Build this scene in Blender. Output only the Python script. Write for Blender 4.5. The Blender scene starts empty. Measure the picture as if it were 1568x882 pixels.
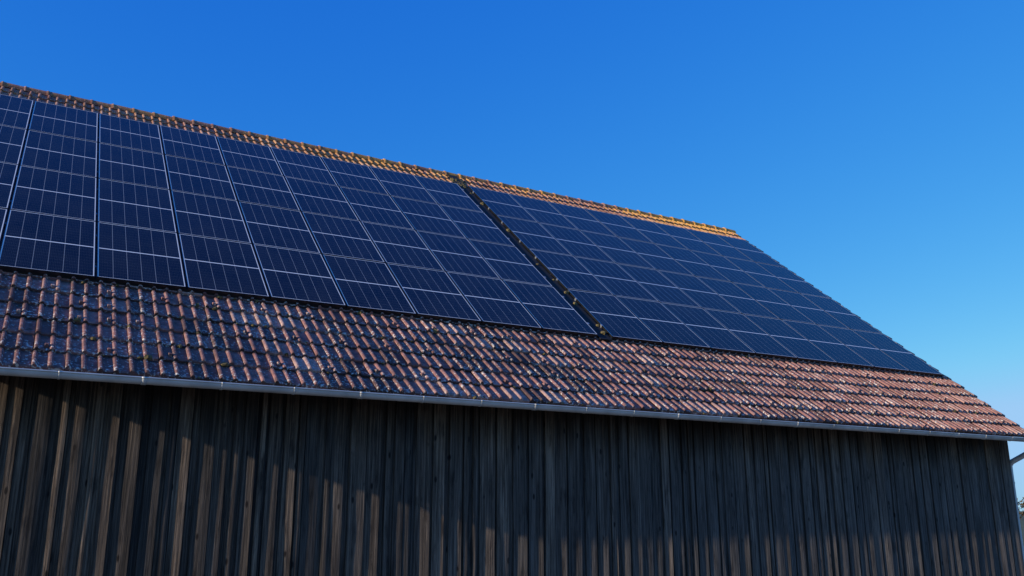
import bpy, math, random
from mathutils import Vector
random.seed(7)
R=random.random
def U(a,b): return a+(b-a)*random.random()
sc=bpy.context.scene
sc.view_settings.view_transform='Standard'
try: sc.view_settings.look='None'
except: pass
sc.view_settings.exposure=0

# ---------------------------------------------------------------- constants
PITCH=math.radians(39.3); C=math.cos(PITCH); S=math.sin(PITCH)
EY=9.70; EZ=2.93            # eave line on the tile plane
SR=9.80                     # slope length eave->ridge
RY=EY+SR*C; RZ=EZ+SR*S
X0=-1.75; X1=16.72          # verges
WX0=-1.58; WX1=16.62        # wall corners
WY=10.20                    # outer wall face
SUN_EL=11.8; SUN_A=3.9      # elevation, angle to the wall
TL=.334                     # tile course
def P(x,s,h): return (x, EY+s*C-h*S, EZ+s*S+h*C)

# ---------------------------------------------------------------- helpers
def new_mat(name):
    m=bpy.data.materials.new(name); m.use_nodes=True
    nt=m.node_tree; nt.nodes.clear()
    out=nt.nodes.new('ShaderNodeOutputMaterial'); b=nt.nodes.new('ShaderNodeBsdfPrincipled')
    nt.links.new(b.outputs[0],out.inputs[0])
    return m,nt,b
class G:
    def __init__(s,nt): s.nt=nt
    def n(s,t,**k):
        x=s.nt.nodes.new(t)
        for a,v in k.items(): setattr(x,a,v)
        return x
    def l(s,a,b): s.nt.links.new(a,b)
    def setin(s,node,i,v):
        if isinstance(v,bpy.types.NodeSocket): s.l(v,node.inputs[i])
        else: node.inputs[i].default_value=v
    def m(s,op,a,b=0.0,c=None,clamp=False):
        x=s.n('ShaderNodeMath',operation=op); x.use_clamp=clamp
        s.setin(x,0,a); s.setin(x,1,b)
        if c is not None: s.setin(x,2,c)
        return x.outputs[0]
    def mix(s,f,a,b,bt='MIX'):
        x=s.n('ShaderNodeMixRGB',blend_type=bt)
        s.setin(x,0,f)
        for i,v in((1,a),(2,b)):
            if isinstance(v,tuple): v=(*v,1) if len(v)==3 else v
            s.setin(x,i,v)
        return x.outputs[0]
    def noise(s,vec,scale,detail=4,rough=.55):
        x=s.n('ShaderNodeTexNoise'); x.inputs['Scale'].default_value=scale
        x.inputs['Detail'].default_value=detail; x.inputs['Roughness'].default_value=rough
        if vec is not None: s.l(vec,x.inputs['Vector'])
        return x.outputs[0]
    def ramp(s,f,stops):
        x=s.n('ShaderNodeValToRGB'); e=x.color_ramp.elements
        while len(e)<len(stops): e.new(.5)
        for el,(p,c) in zip(e,stops):
            el.position=p; el.color=(*c,1) if isinstance(c,tuple) else (c,c,c,1)
        s.l(f,x.inputs[0]); return x.outputs[0]
    def mrange(s,f,a,b,c=0.,d=1.):
        x=s.n('ShaderNodeMapRange'); s.l(f,x.inputs[0])
        for i,v in enumerate((a,b,c,d)): x.inputs[i+1].default_value=v
        return x.outputs[0]
    def vmul(s,vec,v):
        x=s.n('ShaderNodeVectorMath',operation='MULTIPLY'); s.l(vec,x.inputs[0]); x.inputs[1].default_value=v; return x.outputs[0]
    def attr(s,name): 
        x=s.n('ShaderNodeAttribute'); x.attribute_name=name; return x.outputs['Fac']
    def bump(s,h,st,dist,b):
        x=s.n('ShaderNodeBump'); x.inputs['Strength'].default_value=st; x.inputs['Distance'].default_value=dist
        s.l(h,x.inputs['Height']); s.l(x.outputs[0],b.inputs['Normal'])
class MB:
    """mesh builder with per-vertex random attribute"""
    def __init__(s): s.v=[];s.f=[];s.r=[];s.mi=[];s.uv={}
    def add(s,vs,fs,r=0.,mi=0):
        o=len(s.v); s.v+=vs; s.r+=[r]*len(vs)
        for f in fs: s.f.append(tuple(i+o for i in f)); s.mi.append(mi)
        return o
    def hexa(s,p,r=0.,mi=0):
        s.add(p,[(0,3,2,1),(4,5,6,7),(0,1,5,4),(1,2,6,5),(2,3,7,6),(3,0,4,7)],r,mi)
    def box(s,a,b,r=0.,mi=0):
        x0,y0,z0=a;x1,y1,z1=b
        s.hexa([(x0,y0,z0),(x1,y0,z0),(x1,y1,z0),(x0,y1,z0),(x0,y0,z1),(x1,y0,z1),(x1,y1,z1),(x0,y1,z1)],r,mi)
    def sbox(s,x0,x1,s0,s1,h0,h1,r=0.,mi=0):
        s.hexa([P(x0,s0,h0),P(x1,s0,h0),P(x1,s1,h0),P(x0,s1,h0),P(x0,s0,h1),P(x1,s0,h1),P(x1,s1,h1),P(x0,s1,h1)],r,mi)
    def tube(s,pts,rad,n=14,r=0.,mi=0):
        rings=[]
        for i,p in enumerate(pts):
            p=Vector(p); a=Vector(pts[max(0,i-1)]); b=Vector(pts[min(len(pts)-1,i+1)])
            d=(b-a).normalized(); q=d.to_track_quat('Z','Y')
            rings.append([tuple(p+q@Vector((rad*math.cos(t),rad*math.sin(t),0))) for t in [2*math.pi*k/n for k in range(n)]])
        vs=[v for rg in rings for v in rg]; fs=[]
        for i in range(len(pts)-1):
            for k in range(n): fs.append((i*n+k,i*n+(k+1)%n,(i+1)*n+(k+1)%n,(i+1)*n+k))
        s.add(vs,fs,r,mi)
    def obj(s,name,mats,parent=None,smooth=False):
        me=bpy.data.meshes.new(name); me.from_pydata(s.v,[],s.f); 
        for m in mats: me.materials.append(m)
        me.polygons.foreach_set('material_index',s.mi)
        a=me.attributes.new('rnd','FLOAT','POINT'); a.data.foreach_set('value',s.r)
        if s.uv:
            ul=me.uv_layers.new(name='UVMap')
            for pi,uvs in s.uv.items():
                for li,uv in zip(me.polygons[pi].loop_indices,uvs): ul.data[li].uv=uv
        if smooth: me.polygons.foreach_set('use_smooth',[True]*len(s.f))
        me.update()
        o=bpy.data.objects.new(name,me); sc.collection.objects.link(o)
        if parent: o.parent=parent
        return o

# ---------------------------------------------------------------- materials
def wood_mat():
    m,nt,b=new_mat('weathered_wood'); g=G(nt)
    geo=g.n('ShaderNodeNewGeometry'); pos=geo.outputs['Position']; rnd=g.attr('rnd')
    comb=g.n('ShaderNodeCombineXYZ'); g.l(g.m('MULTIPLY',rnd,37.),comb.inputs[0]); g.l(g.m('MULTIPLY',rnd,91.),comb.inputs[2])
    ad=g.n('ShaderNodeVectorMath',operation='ADD'); g.l(pos,ad.inputs[0]); g.l(comb.outputs[0],ad.inputs[1]); v=ad.outputs[0]
    grain=g.noise(g.vmul(v,(55,55,1.1)),1.,6,.7)
    fine=g.noise(g.vmul(v,(220,220,4)),1.,3,.6)
    blot=g.noise(g.vmul(v,(5,5,.7)),1.,4,.6)
    patch=g.noise(g.vmul(v,(14,14,2.2)),1.,4,.6)
    base=g.ramp(grain,[(.30,(.014,.010,.008)),(.48,(.072,.052,.037)),(.68,(.23,.17,.12))])
    tone=g.ramp(g.m('FRACT',g.m('MULTIPLY',rnd,7.31)),[(0.,(.28,.26,.25)),(.35,(.70,.63,.57)),(.75,(1.1,.99,.88)),(1.,(2.0,1.82,1.62))])
    col=g.mix(1.,base,tone,'MULTIPLY')
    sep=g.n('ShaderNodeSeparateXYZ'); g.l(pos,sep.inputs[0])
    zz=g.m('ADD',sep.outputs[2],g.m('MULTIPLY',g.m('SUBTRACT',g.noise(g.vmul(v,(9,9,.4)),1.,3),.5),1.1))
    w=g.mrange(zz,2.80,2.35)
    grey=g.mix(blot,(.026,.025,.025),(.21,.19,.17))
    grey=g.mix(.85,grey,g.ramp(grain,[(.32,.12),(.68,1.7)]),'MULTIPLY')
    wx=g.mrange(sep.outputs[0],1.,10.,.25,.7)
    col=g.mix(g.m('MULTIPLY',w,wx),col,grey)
    # darker band right under the eave
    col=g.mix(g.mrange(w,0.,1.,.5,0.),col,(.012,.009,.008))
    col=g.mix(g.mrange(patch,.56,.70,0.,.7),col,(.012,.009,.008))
    vo=g.n('ShaderNodeTexVoronoi'); vo.inputs['Scale'].default_value=1.; g.l(g.vmul(v,(6.5,6.5,2.6)),vo.inputs['Vector'])
    kn=g.mrange(vo.outputs['Distance'],.07,.13,1.,0.)
    col=g.mix(g.m('MULTIPLY',kn,.9),col,(.010,.007,.006))
    col=g.mix(g.mrange(fine,.60,.72,0.,.75),col,(.009,.007,.006))
    g.l(col,b.inputs['Base Color']); b.inputs['Roughness'].default_value=.75
    b.inputs['Specular IOR Level'].default_value=.15
    h=g.m('ADD',grain,g.m('MULTIPLY',fine,.4))
    g.bump(h,.9,.010,b)
    return m
WOOD=wood_mat()
def simple(name,col,rough=.6,metal=0.,var=.25,scale=8.,bump=0.):
    m,nt,b=new_mat(name); g=G(nt); tc=g.n('ShaderNodeNewGeometry')
    n=g.noise(tc.outputs['Position'],scale,5)
    d=tuple(c*(1-var) for c in col); l=tuple(min(1,c*(1+var)) for c in col)
    g.l(g.ramp(n,[(.3,d),(.7,l)]),b.inputs['Base Color'])
    b.inputs['Roughness'].default_value=rough; b.inputs['Metallic'].default_value=metal
    if bump: g.bump(n,bump,.01,b)
    return m
ZINC=simple('zinc_metal',(.54,.53,.51),.42,.25,.22,3.)
ALU=simple('aluminium',(.50,.50,.50),.45,.9,.1)
DARKWOOD=simple('dark_rafter_wood',(.05,.038,.03),.8,0,.4,12.)
CONC=simple('concrete',(.3,.29,.27),.9,0,.25,6.,.4)
MOSS=simple('moss',(.15,.11,.04),.95,0,.7,9.,.6)
FRAME=simple('black_anodised_frame',(.010,.010,.011),.4,.2,.1)
BLACK=simple('black_shade',(.004,.004,.005),.8,0,.2)  # flat black standing in for shade between and under the arrays

def tile_mat(name='clay_tile'):
    m,nt,b=new_mat(name); g=G(nt)
    geo=g.n('ShaderNodeNewGeometry'); pos=geo.outputs['Position']; rnd=g.attr('rnd')
    sep=g.n('ShaderNodeSeparateXYZ'); g.l(pos,sep.inputs[0])
    t=g.ramp(rnd,[(0.,(.11,.058,.054)),(.35,(.26,.122,.108)),(.7,(.35,.165,.142)),(1.,(.46,.28,.235))])
    big=g.noise(pos,.9,4); med=g.noise(pos,9.,5,.65); fin=g.noise(pos,60.,4,.6)
    col=g.mix(g.mrange(med,.42,.68,0.,.8),t,(.080,.050,.046))
    col=g.mix(g.mrange(big,.48,.7,0.,.3),col,(.11,.072,.065))
    col=g.mix(g.mrange(sep.outputs[0],8.,16.,0.,.40),col,(.44,.215,.165))
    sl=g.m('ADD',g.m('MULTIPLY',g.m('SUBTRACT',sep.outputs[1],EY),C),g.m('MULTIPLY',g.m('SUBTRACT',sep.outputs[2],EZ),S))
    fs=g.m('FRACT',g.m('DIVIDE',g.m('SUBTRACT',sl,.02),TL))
    up=g.mrange(fs,.80,.97,0.,.85)  # dirt plus lip slot shadow, painted into the colour at each course overlap
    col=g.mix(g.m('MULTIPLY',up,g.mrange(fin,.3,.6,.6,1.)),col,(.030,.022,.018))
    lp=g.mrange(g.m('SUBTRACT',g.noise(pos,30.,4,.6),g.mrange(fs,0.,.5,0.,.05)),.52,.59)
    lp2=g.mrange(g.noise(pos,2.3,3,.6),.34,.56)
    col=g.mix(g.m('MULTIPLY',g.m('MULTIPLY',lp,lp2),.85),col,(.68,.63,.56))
    zr=g.mrange(sep.outputs[2],RZ-.60,RZ-.05)
    col=g.mix(g.m('MULTIPLY',zr,.45),col,(.52,.22,.12))
    n2=g.noise(pos,16.,4,.6)
    n3=g.noise(pos,.8,3,.5)
    lm=g.m('MULTIPLY',g.mrange(g.m('ADD',n2,g.m('MULTIPLY',g.m('SUBTRACT',n3,.5),.9)),.46,.57),zr,clamp=True)
    lm=g.m('MULTIPLY',lm,g.mrange(sep.outputs[0],2.,11.,.30,.9),clamp=True)
    col=g.mix(lm,col,g.mix(fin,(.60,.26,.04),(.80,.46,.08)))
    ms=g.mrange(g.noise(pos,5.,5,.7),.64,.70,0.,.85)
    ms=g.m('MULTIPLY',ms,g.m('SUBTRACT',1.,g.m('MULTIPLY',zr,.7)))
    col=g.mix(ms,col,(.05,.042,.02))
    g.l(col,b.inputs['Base Color']); b.inputs['Roughness'].default_value=.85
    b.inputs['Specular IOR Level'].default_value=.2
    g.bump(g.m('ADD',fin,med),.6,.006,b)
    return m
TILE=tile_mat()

def glass_mat():
    m,nt,b=new_mat('solar_cells'); g=G(nt)
    uv=g.n('ShaderNodeUVMap'); uv.uv_map='UVMap'
    sep=g.n('ShaderNodeSeparateXYZ'); g.l(uv.outputs[0],sep.inputs[0]); u,v=sep.outputs[0],sep.outputs[1]
    W,H=1.0,1.677; mu=.010; pu=(W-2*mu)/6
    uu=g.m('DIVIDE',g.m('SUBTRACT',u,mu),pu); fu=g.m('FRACT',uu)
    du=g.m('MULTIPLY',g.m('MINIMUM',fu,g.m('SUBTRACT',1.,fu)),pu)
    out=g.m('MAXIMUM',g.m('LESS_THAN',u,mu),g.m('GREATER_THAN',u,W-mu))
    vm=g.m('ABSOLUTE',g.m('SUBTRACT',v,H/2))
    mg=.011; pv=(H/2-mg-.011)/10
    vv=g.m('DIVIDE',g.m('SUBTRACT',vm,mg),pv); fv=g.m('FRACT',vv)
    dv=g.m('MULTIPLY',g.m('MINIMUM',fv,g.m('SUBTRACT',1.,fv)),pv)
    lineu=g.m('LESS_THAN',du,.0018); linev=g.m('LESS_THAN',dv,.0010)
    mid=g.m('LESS_THAN',vm,mg); edge=g.m('GREATER_THAN',vm,H/2-.011)
    bb=g.m('FRACT',g.m('MULTIPLY',uu,9.)); bus=g.m('LESS_THAN',g.m('ABSOLUTE',g.m('SUBTRACT',bb,.5)),.035)
    rnd=g.attr('rnd')
    cell=g.mix(rnd,(.0022,.0024,.0032),(.004,.0045,.0065))
    wn=g.n('ShaderNodeTexWhiteNoise'); wn.noise_dimensions='3D'
    cmb=g.n('ShaderNodeCombineXYZ'); g.l(g.m('FLOOR',uu),cmb.inputs[0]); g.l(g.m('FLOOR',g.m('DIVIDE',v,pv)),cmb.inputs[1]); g.l(g.m('MULTIPLY',rnd,99.),cmb.inputs[2])
    g.l(cmb.outputs[0],wn.inputs[0])
    cell=g.mix(g.m('MULTIPLY',wn.outputs[0],.4),cell,(.007,.008,.011))
    col=g.mix(g.m('MULTIPLY',bus,.22),cell,(.30,.29,.27))
    col=g.mix(g.m('MULTIPLY',linev,.30),col,(.35,.34,.32))
    col=g.mix(g.m('MULTIPLY',lineu,.65),col,(.66,.64,.60))
    big=g.m('MAXIMUM',g.m('MAXIMUM',mid,edge),out)
    col=g.mix(big,col,(.88,.85,.80))
    geo=g.n('ShaderNodeNewGeometry'); ns=g.noise(geo.outputs['Position'],2.2,5)
    col=g.mix(g.mrange(ns,.35,.8,0.,.03),col,(.4,.38,.34))
    g.l(col,b.inputs['Base Color'])
    g.l(g.mrange(ns,.3,.7,.07,.17),b.inputs['Roughness'])
    b.inputs['IOR'].default_value=1.38; b.inputs['Specular IOR Level'].default_value=.26
    return m
GLASS=glass_mat()

# ---------------------------------------------------------------- barn
def empty(name,loc=(0,0,0)):
    e=bpy.data.objects.new(name,None); sc.collection.objects.link(e); e.empty_display_size=.5; e.location=loc; return e
barn=empty('wooden_barn')
TW=.300
NCOL=int(round((X1-X0)/TW)); TWW=(X1-X0)/NCOL
def build_tiles():
    mb=MB(); L=TL; w=TWW; k=w/.300
    prof=[(0,.002),(.004,.026),(.016,.034),(.030,.034),(.042,.024),(.052,.004),(.090,.0),(.140,.002),(.149,.022),(.160,.030),(.176,.030),(.188,.020),(.197,.003),(.240,.0),(.2975,.0)]
    n=len(prof)
    nrow=int(SR/L)+1
    for r in range(nrow):
        s0=.02+r*L
        for c in range(NCOL):
            x=X0+c*w; rr=min(1,max(0,random.gauss(.5,.25)))
            if R()<.06: rr=U(0,.12)
            if R()<.04: rr=1.
            js=U(-.009,.009); jh=U(-.003,.005); ju=U(-.0035,.0035); tl=U(-.008,.008)
            sa=s0+js; sb=min(s0+L+.05,SR-.005)
            vs=[]
            for (s_,hb) in ((sa,None),(sa,1),(sa+.018,2),(sa+.25,4),(sb,3)):
                if s_>sb-.01 and hb!=3: s_=sb-.02
                for (u,h) in prof:
                    if hb is None: hh=-.004+ (h*.35)
                    elif hb==1: hh=.030+h+jh-.005
                    elif hb==2: hh=.035+h*1.05+jh
                    elif hb==4: hh=.013+h*.92+jh
                    else: hh=.000+h*.6+jh
                    vs.append(P(x+u*k+ju,s_,hh+tl*(u/.3-.5)))
            fs=[]
            for j in range(4):
                for i in range(n-1): fs.append((j*n+i,j*n+i+1,(j+1)*n+i+1,(j+1)*n+i))
            mb.add(vs,fs,rr)
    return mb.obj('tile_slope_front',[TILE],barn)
tf=build_tiles()
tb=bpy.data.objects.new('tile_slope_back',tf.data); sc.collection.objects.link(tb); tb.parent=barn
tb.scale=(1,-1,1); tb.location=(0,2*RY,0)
mb=MB(); mo=MB()
for r in range(0,7):
    for c in range(NCOL):
        if (r in(1,3,5) and (c+r//2)%2==0 and R()<.85) or R()<.05:
            x=X0+c*TWW+.110+U(-.006,.006); s=.02+r*TL+U(.03,.06); h=.035; rr=U(.1,1.)
            a,bq=.024,.015
            mb.hexa([P(x-a,s,h-.02),P(x+a,s,h-.02),P(x+a,s+.10,h-.02),P(x-a,s+.10,h-.02),
                     P(x-bq,s+.008,h+.042),P(x+bq,s+.008,h+.042),P(x+bq,s+.035,h+.042),P(x-bq,s+.035,h+.042)],rr)
mb.obj('snow_guard_noses',[TILE],barn)
def blob(mb,p,rx,ry,rz,r=0,mi=0):
    vs=[];fs=[];n=8
    for j in range(1,4):
        t=math.pi*j/4-math.pi/2
        for k in range(n):
            q=1+U(-.3,.3); a=2*math.pi*k/n
            vs.append((p[0]+rx*q*math.cos(t)*math.cos(a),p[1]+ry*q*math.cos(t)*math.sin(a),p[2]+rz*q*math.sin(t)))
    vs.append((p[0],p[1],p[2]+rz)); 
    for j in range(2):
        for k in range(n): fs.append((j*n+k,j*n+(k+1)%n,(j+1)*n+(k+1)%n,(j+1)*n+k))
    for k in range(n): fs.append((2*n+k,2*n+(k+1)%n,24))
    mb.add(vs,fs,r,mi)
for i in range(170):
    x=U(X0+.1,X1-.1); r=random.choice([0,1,2,3,4,5,6]); s=.03+r*TL+U(-.02,.02)
    q=U(.008,.024) if R()<.92 else U(.03,.04); blob(mo,P(x,s,.025),q*1.3,q,q)
for i in range(10):
    x=U(8.0,8.10); s=U(2,8.6); q=U(.025,.045); blob(mo,P(x,s,.075),q*1.2,q,q)
for i in range(60):
    x=U(7.86,8.12); s=U(8.75,9.4); q=U(.02,.05); blob(mo,P(x,s,.05),q*1.2,q,q)
mo.obj('moss_clumps',[MOSS],barn)

# ridge caps
mb=MB(); L=.37; x=X0-.02; i=0
while x<X1-.1:
    rr=min(1,max(0,random.gauss(.45,.25))); n=10; ra,rb=.120,.104; z0=RZ-.055+U(-.006,.006); y0=RY
    Lx=L+.05 if x+L<X1-.1 else X1+.03-x; t0=U(-.01,.01)
    vs=[]
    for (xx,rad,dz) in ((x,ra-.018,0),(x,ra,0),(x+.03,ra+.006,0),(x+.05,ra-.004,0),(x+Lx,rb,t0*.5)):
        for k in range(n+1):
            a=math.radians(-8)+math.radians(196)*k/n
            vs.append((xx,y0-rad*1.12*math.cos(a),z0+dz+rad*math.sin(a)))
    fs=[]
    for j in range(4):
        for k in range(n): fs.append((j*(n+1)+k,j*(n+1)+k+1,(j+1)*(n+1)+k+1,(j+1)*(n+1)+k))
    mb.add(vs,fs,rr); x+=L
mb.tube([(X1+.02,RY,RZ-.06),(X1+.04,RY,RZ-.06)],.11,16,.5)
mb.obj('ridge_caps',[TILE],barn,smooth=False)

# roof deck, bargeboards, rafters
mb=MB()
for sgn in(0,1):
    def Q(x,s,h):
        p=P(x,s,h); return p if not sgn else (p[0],2*RY-p[1],p[2])
    def sb(x0,x1,s0,s1,h0,h1,r):
        pts=[Q(x0,s0,h0),Q(x1,s0,h0),Q(x1,s1,h0),Q(x0,s1,h0),Q(x0,s0,h1),Q(x1,s0,h1),Q(x1,s1,h1),Q(x0,s1,h1)]
        mb.hexa(pts,r)
    sb(X0+.035,X1-.035,.06,SR-.02,-.045,-.012,.3)
    sb(X0+.005,X0+.03,.03,SR-.01,-.06,-.010,.5)
    sb(X1-.03,X1-.005,.03,SR-.01,-.12,-.010,.5)
    xx=X0+.75
    while xx<X1-.1:
        sb(xx,xx+.1,.12,1.2,-.15,-.047,U(0,1)); xx+=.78
mb.obj('roof_deck_and_rafters',[DARKWOOD],barn)

# walls : board on board
def front_boards():
    mb=MB(); x=WX0; top=3.13
    xx=WX0+.01
    while xx<WX1-.02:
        e=min(xx+U(.16,.24),WX1-.01)
        yy=WY+.0365+U(0,.003)
        mb.box((xx,yy,.30),(e-.003,WY+.2,top-.02),R()*.999); xx=e
    x=WX0
    while x<WX1-.02:
        wb=U(.11,.20) if R()<.75 else U(.05,.08)
        if x+wb>WX1: wb=WX1-x
        r=R(); 
        q=random.triangular(-.006,.042,.022)*(wb/.16)
        t1=q/2; t2=-q/2; j=U(-.003,.003); t1+=j; t2+=j; cup=U(-.006,.002)
        zb=.22+U(-.02,.02); n=4
        zs=[zb,.6,1.0,1.4,1.8,2.2,2.65,top]; nz=len(zs)
        bow=U(-.004,.004); ph=U(0,6)
        vs=[];fs=[]
        for zi,z in enumerate(zs):
            o=bow*math.sin(z*1.4+ph); tw=U(-.004,.004)
            for k in range(n+1):
                f=k/n; y=WY+t1*(1-f)+t2*f+cup*(4*f*(1-f))+o+tw*(f-.5)
                xe=x+wb*f+(U(-.002,.002) if k in(0,n) else 0)
                vs.append((xe,min(y,WY+.034),z))
        m=n+1
        for zi in range(nz-1):
            for k in range(n): fs.append((zi*m+k,zi*m+k+1,(zi+1)*m+k+1,(zi+1)*m+k))
        b0=len(vs)
        for zi,z in enumerate(zs): vs+= [(x,WY+.0362,z),(x+wb,WY+.0362,z)]
        for zi in range(nz-1):
            fs.append((b0+2*zi,zi*m,(zi+1)*m,b0+2*zi+2))
            fs.append((zi*m+n,b0+2*zi+1,b0+2*zi+3,(zi+1)*m+n))
        fs.append((b0,b0+1)+tuple(range(n,-1,-1)))
        mb.add(vs,fs,r)
        gp=U(.03,.09)
        if R()<.25: gp=U(.006,.012)
        x+=wb+gp
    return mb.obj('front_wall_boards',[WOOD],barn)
front_boards()
def side_boards(xw,sg,name):
    mb=MB(); y=WY+.04; ye=2*RY-WY-.04
    def zt(y): 
        d=min(y,2*RY-y)-EY
        return EZ+d*S/C-.13
    xb=xw-sg*.03
    vs=[(xb,y,.3),(xb,ye,.3),(xb,ye,zt(ye)),(xb,RY,zt(RY)),(xb,y,zt(y))]
    mb.add(vs,[(0,1,2,3,4)],.2)
    while y<ye-.05:
        wb=U(.14,.2); y2=min(y+wb,ye); r=R(); t=U(-.004,.004)
        xa=xw+t; xc=xw-sg*.026
        if xa>xc: xl,xh=xc,xa
        else: xl,xh=xa,xc
        mb.hexa([(xl,y,.22),(xh,y,.22),(xh,y2,.22),(xl,y2,.22),(xl,y,zt(y)),(xh,y,zt(y)),(xh,y2,zt(y2)),(xl,y2,zt(y2))],r)
        y+=wb+U(.03,.09)
    return mb.obj(name,[WOOD],barn)
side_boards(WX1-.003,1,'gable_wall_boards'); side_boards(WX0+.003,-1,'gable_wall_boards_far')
mb=MB(); yb=2*RY-WY
mb.box((WX0+.01,yb-.2,.30),(WX1-.01,yb,3.1),.2)
x=WX0
while x<WX1-.2:
    wb=U(.14,.2); mb.box((x,yb+.002,.22),(x+wb,yb+.026,3.1),R()); x+=wb+U(.03,.09)
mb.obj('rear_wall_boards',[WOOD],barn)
mb=MB(); mb.box((WX0+.04,WY+.045,-.3),(WX1-.04,yb-.03,.30)); mb.obj('concrete_plinth',[CONC],barn)

# gutter
mb=MB(); n=12; gx0=X0-.02; gx1=X1+.22; gr=.060; gy=EY-.005; gz=EZ-.005
def gz_at(x): return gz-.0015*(x-gx0)
segs=[gx0+i*(gx1-gx0)/40 for i in range(41)]
def ring(x,rad,a0=180,a1=360): 
    return [(x,gy+rad*math.cos(math.radians(a0+(a1-a0)*k/n)),gz_at(x)+rad*math.sin(math.radians(a0+(a1-a0)*k/n))) for k in range(n+1)]
vs=[];fs=[]
for x in segs: vs+=ring(x,gr)
for i in range(40):
    for k in range(n): fs.append((i*(n+1)+k,i*(n+1)+k+1,(i+1)*(n+1)+k+1,(i+1)*(n+1)+k))
mb.add(vs,fs)
vs=[];fs=[]
for x in segs: vs+=ring(x,gr-.003)
for i in range(40):
    for k in range(n): fs.append((i*(n+1)+k+1,i*(n+1)+k,(i+1)*(n+1)+k,(i+1)*(n+1)+k+1))
mb.add(vs,fs)
mb.tube([(x,gy-gr-.002,gz_at(x)+.004) for x in segs],.009,8)
for xe in (gx0,gx1):
    r_=ring(xe,gr+.001); mb.add(r_+[(xe,gy,gz_at(xe))],[tuple(range(n+1))])
x=gx0+.5; j=0
while x<gx1-.1:
    wd=.011 if j%3 else .024
    vs=ring(x-wd,gr+.005)+ring(x+wd,gr+.005)+ring(x-wd,gr)+ring(x+wd,gr); m=n+1
    fs=[(k,k+1,m+k+1,m+k) for k in range(n)]+[(k+1,k,2*m+k,2*m+k+1) for k in range(n)]+[(m+k,m+k+1,3*m+k+1,3*m+k) for k in range(n)]
    mb.add(vs,fs)
    mb.box((x-wd,gy-gr-.014,gz_at(x)-.008),(x+wd,gy-gr-.001,gz_at(x)+.012))
    x+=.78; j+=1
xo=X1+.03; zc=gz_at(xo)-gr
pts=[(xo,gy,zc+.02),(xo,gy,zc-.05),(xo-.005,gy+.03,zc-.10),(xo-.035,WY+.02,zc-.33),(xo-.035,WY+.07,zc-.39),(xo-.035,WY+.075,zc-.46),(xo-.035,WY+.075,.05)]
mb.tube(pts,.05,16)
for z in (2.1,.9): mb.tube([(xo-.035,WY+.075,z),(xo-.035,WY+.075,z+.03)],.056,16)
mb.obj('gutter_and_downpipe',[ZINC],barn,smooth=True)

# ---------------------------------------------------------------- solar arrays
def array(name,xr_list,s0,rows):
    root=empty(name); mb=MB(); H0,H1=.072,.108; mw,mh=1.020,1.697; pu,pv=1.037,1.7145
    for xa in xr_list:
        for r in range(rows):
            sa=s0+r*pv+.008; xx=xa+.008; jt=U(-.002,.002)
            sb_=sa+mh; xb=xx+mw; fw=.010
            h1=H1+jt; h0=H0
            rr=R()
            mb.sbox(xx,xx+fw,sa,sb_,h0,h1,rr,0); mb.sbox(xb-fw,xb,sa,sb_,h0,h1,rr,0)
            mb.sbox(xx+fw,xb-fw,sa,sa+fw,h0,h1-.0003,rr,0); mb.sbox(xx+fw,xb-fw,sb_-fw,sb_,h0,h1-.0003,rr,0)
            g0=h1-.002
            t1,t2=U(-.0008,.0008),U(-.0008,.0008)
            mb.add([P(xx+fw,sa+fw,g0+t1),P(xb-fw,sa+fw,g0+t2),P(xb-fw,sb_-fw,g0-t1),P(xx+fw,sb_-fw,g0-t2)],[(0,1,2,3)],rr,1)
            W,H=1.0,1.677
            mb.uv[len(mb.f)-1]=[(0,0),(W,0),(W,H),(0,H)]
            mb.add([P(xx+fw,sa+fw,g0-.006),P(xb-fw,sa+fw,g0-.006),P(xb-fw,sb_-fw,g0-.006),P(xx+fw,sb_-fw,g0-.006)],[(3,2,1,0)],rr,0)
    mb.obj('modules',[FRAME,GLASS],root)
    rl=MB(); xa,xb=xr_list[0],xr_list[-1]+pu
    sk=MB(); sk.sbox(xa+.01,xb-.02,s0+.012,s0+.016,.036,.0718); sk.obj('underside_shade_strip',[BLACK],root)  # black strip added as the dark shade beneath the lower array edge
    for r in range(rows):
        for f in(.22,.78):
            s=s0+r*pv+f*mh
            rl.sbox(xa-U(.0,.03),xb+U(.01,.05),s-.02,s+.02,.056,.0715)
            for xe,sg in((xb-.004,1),(xa+.006,-1)):
                x_a,x_b=sorted((xe-sg*.012,xe+sg*.018))
                rl.sbox(x_a,x_b,s-.025,s+.025,.111,.114)
                x_a,x_b=sorted((xe+sg*.004,xe+sg*.018)); rl.sbox(x_a,x_b,s-.025,s+.025,.0716,.1109)
    rl.obj('rails_and_clamps',[ALU],root)
    return root
pu=1.037
a1=array('solar_panel_array',[7.85-(9-i)*pu for i in range(9)],2.03,4)
array('solar_panel_array.001',[8.115+i*pu for i in range(8)],2.03,4)
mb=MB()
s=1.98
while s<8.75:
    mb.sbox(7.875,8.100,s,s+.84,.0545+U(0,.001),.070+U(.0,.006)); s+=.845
mb.obj('gap_shade_sheet',[BLACK],a1)  # black sheets added to darken the gap, standing in for its shade

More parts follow.
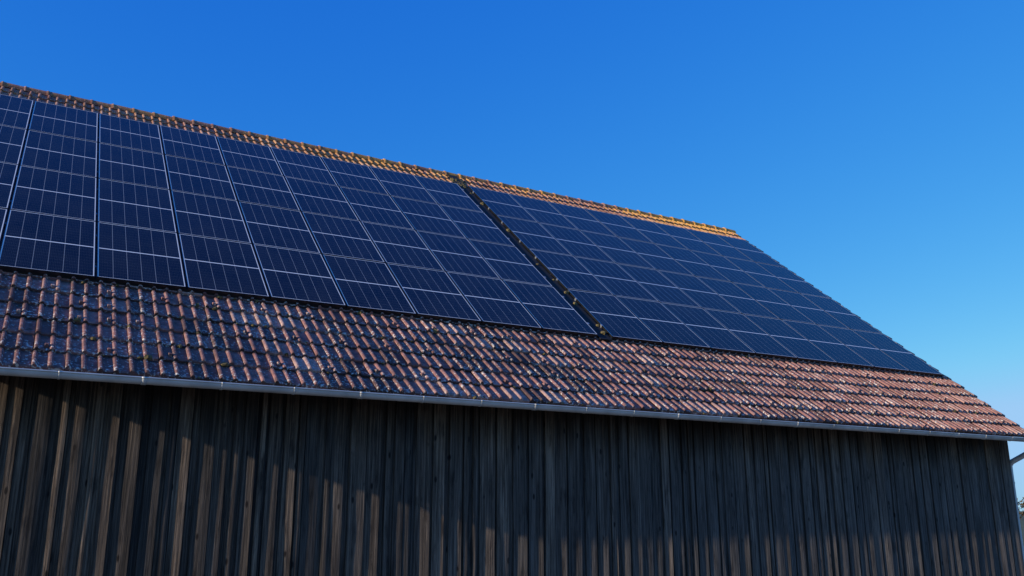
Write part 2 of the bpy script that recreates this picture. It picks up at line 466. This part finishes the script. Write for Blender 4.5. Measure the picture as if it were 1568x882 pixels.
# ---------------------------------------------------------------- ground
def ground():
    m,nt,b=new_mat('meadow_grass'); g=G(nt); geo=g.n('ShaderNodeNewGeometry'); pos=geo.outputs['Position']
    a=g.noise(pos,.15,5); c=g.noise(pos,6.,6,.7)
    col=g.mix(a,(.045,.075,.02),(.10,.11,.035)); col=g.mix(g.mrange(c,.4,.7,0.,.7),col,(.11,.10,.05))
    g.l(col,b.inputs['Base Color']); b.inputs['Roughness'].default_value=.95; g.bump(c,.8,.05,b)
    mb=MB()
    ext=[-3000,-1200,-500,-200]+[-100+i*10 for i in range(21)]+[200,500,1200,3000]
    k=len(ext); vs=[]
    for y in ext:
        for x in ext: vs.append((x,y,(0 if max(abs(x),abs(y-10))<40 else U(-.3,.15))))
    fs=[(j*k+i,j*k+i+1,(j+1)*k+i+1,(j+1)*k+i) for j in range(k-1) for i in range(k-1)]
    mb.add(vs,fs); mb.obj('meadow_ground',[m])
    m2=simple('gravel',(.24,.20,.15),.95,0,.45,30.,.8)
    mb=MB(); mb.box((X0-4,-6,-.2),(X1+3,WY-.2,.006)); mb.obj('gravel_yard',[m2])
ground()
LEAF=simple('autumn_foliage',(.085,.060,.028),.9,0,.6,.8)
TR=simple('bark',(.06,.045,.035),.9)
mb=MB()
for i in range(200):
    ang=math.radians(-35+ i*.75+U(-.4,.4)); d=U(190,250); cx,cy=d*math.cos(ang),d*math.sin(ang)
    ht=U(3.0,5.6); wd=ht*U(.5,.8)
    mb.tube([(cx,cy,-.3),(cx+U(-.2,.2),cy,ht*.5),(cx+U(-.4,.4),cy,ht*.8)],.18,6,0,1)
    for k in range(170):
        a=U(0,6.28); q=math.sqrt(R())*wd; t=R(); z=.2+t*ht*.95; q*=math.sqrt(max(.05,1-(t-.4)**2*2.2))
        c=Vector((cx+q*math.cos(a),cy+q*math.sin(a),z)); s=U(.2,.5)
        p=[tuple(c+Vector((U(-s,s),U(-s,s),U(-s,s)))) for _ in range(4)]
        mb.add(p,[(0,1,2),(0,2,3),(1,3,2)],R(),0)
mb.obj('distant_tree_line',[LEAF,TR])

# ---------------------------------------------------------------- sky & sun
wd=bpy.data.worlds.new('World'); sc.world=wd; wd.use_nodes=True; nt=wd.node_tree; g=G(nt)
bg=nt.nodes['Background']; sky=g.n('ShaderNodeTexSky',sky_type='NISHITA')
sky.sun_disc=False; sky.sun_elevation=math.radians(SUN_EL); sky.sun_rotation=math.radians(270-SUN_A)
sky.altitude=500; sky.air_density=1.0; sky.dust_density=.3; sky.ozone_density=3.
ST=.15
sp=g.n('ShaderNodeSeparateColor'); g.l(sky.outputs[0],sp.inputs[0])
cb=g.n('ShaderNodeCombineColor')
# camera-like colour response of a clear deep-blue sky, soft ceiling near the horizon haze
for i,(a,p,mx) in enumerate(((1.15,1.75,.34),(.86,.92,.60),(.95,.30,.92))):
    x=g.m('MULTIPLY',sp.outputs[i],ST); x=g.m('POWER',x,p); x=g.m('MULTIPLY',x,a)
    sm=g.n('ShaderNodeMath',operation='SMOOTH_MIN'); g.l(x,sm.inputs[0]); sm.inputs[1].default_value=mx; sm.inputs[2].default_value=.06
    x=g.m('MAXIMUM',sm.outputs[0],.001)
    x=g.m('DIVIDE',x,ST); g.l(x,cb.inputs[i])
g.l(cb.outputs[0],bg.inputs[0]); bg.inputs[1].default_value=ST
ld=bpy.data.lights.new('sun','SUN'); ld.energy=5; ld.angle=math.radians(.5); ld.color=(1,.88,.70)
lo=bpy.data.objects.new('sun',ld); sc.collection.objects.link(lo)
el,a=math.radians(SUN_EL),math.radians(SUN_A)
d=Vector((math.cos(el)*math.cos(a),math.cos(el)*math.sin(a),-math.sin(el)))
lo.rotation_euler=d.to_track_quat('-Z','Y').to_euler(); lo.location=(-20,-5,15)

# ---------------------------------------------------------------- camera
cd=bpy.data.cameras.new('camera'); cam=bpy.data.objects.new('camera',cd); sc.collection.objects.link(cam)
cd.sensor_width=36; cd.lens=30.74; cd.clip_end=8000; cd.clip_start=.05
cam.location=(0,0,1.6); cam.rotation_euler=(math.radians(90+14.29),0,math.radians(-29.25))
sc.camera=cam
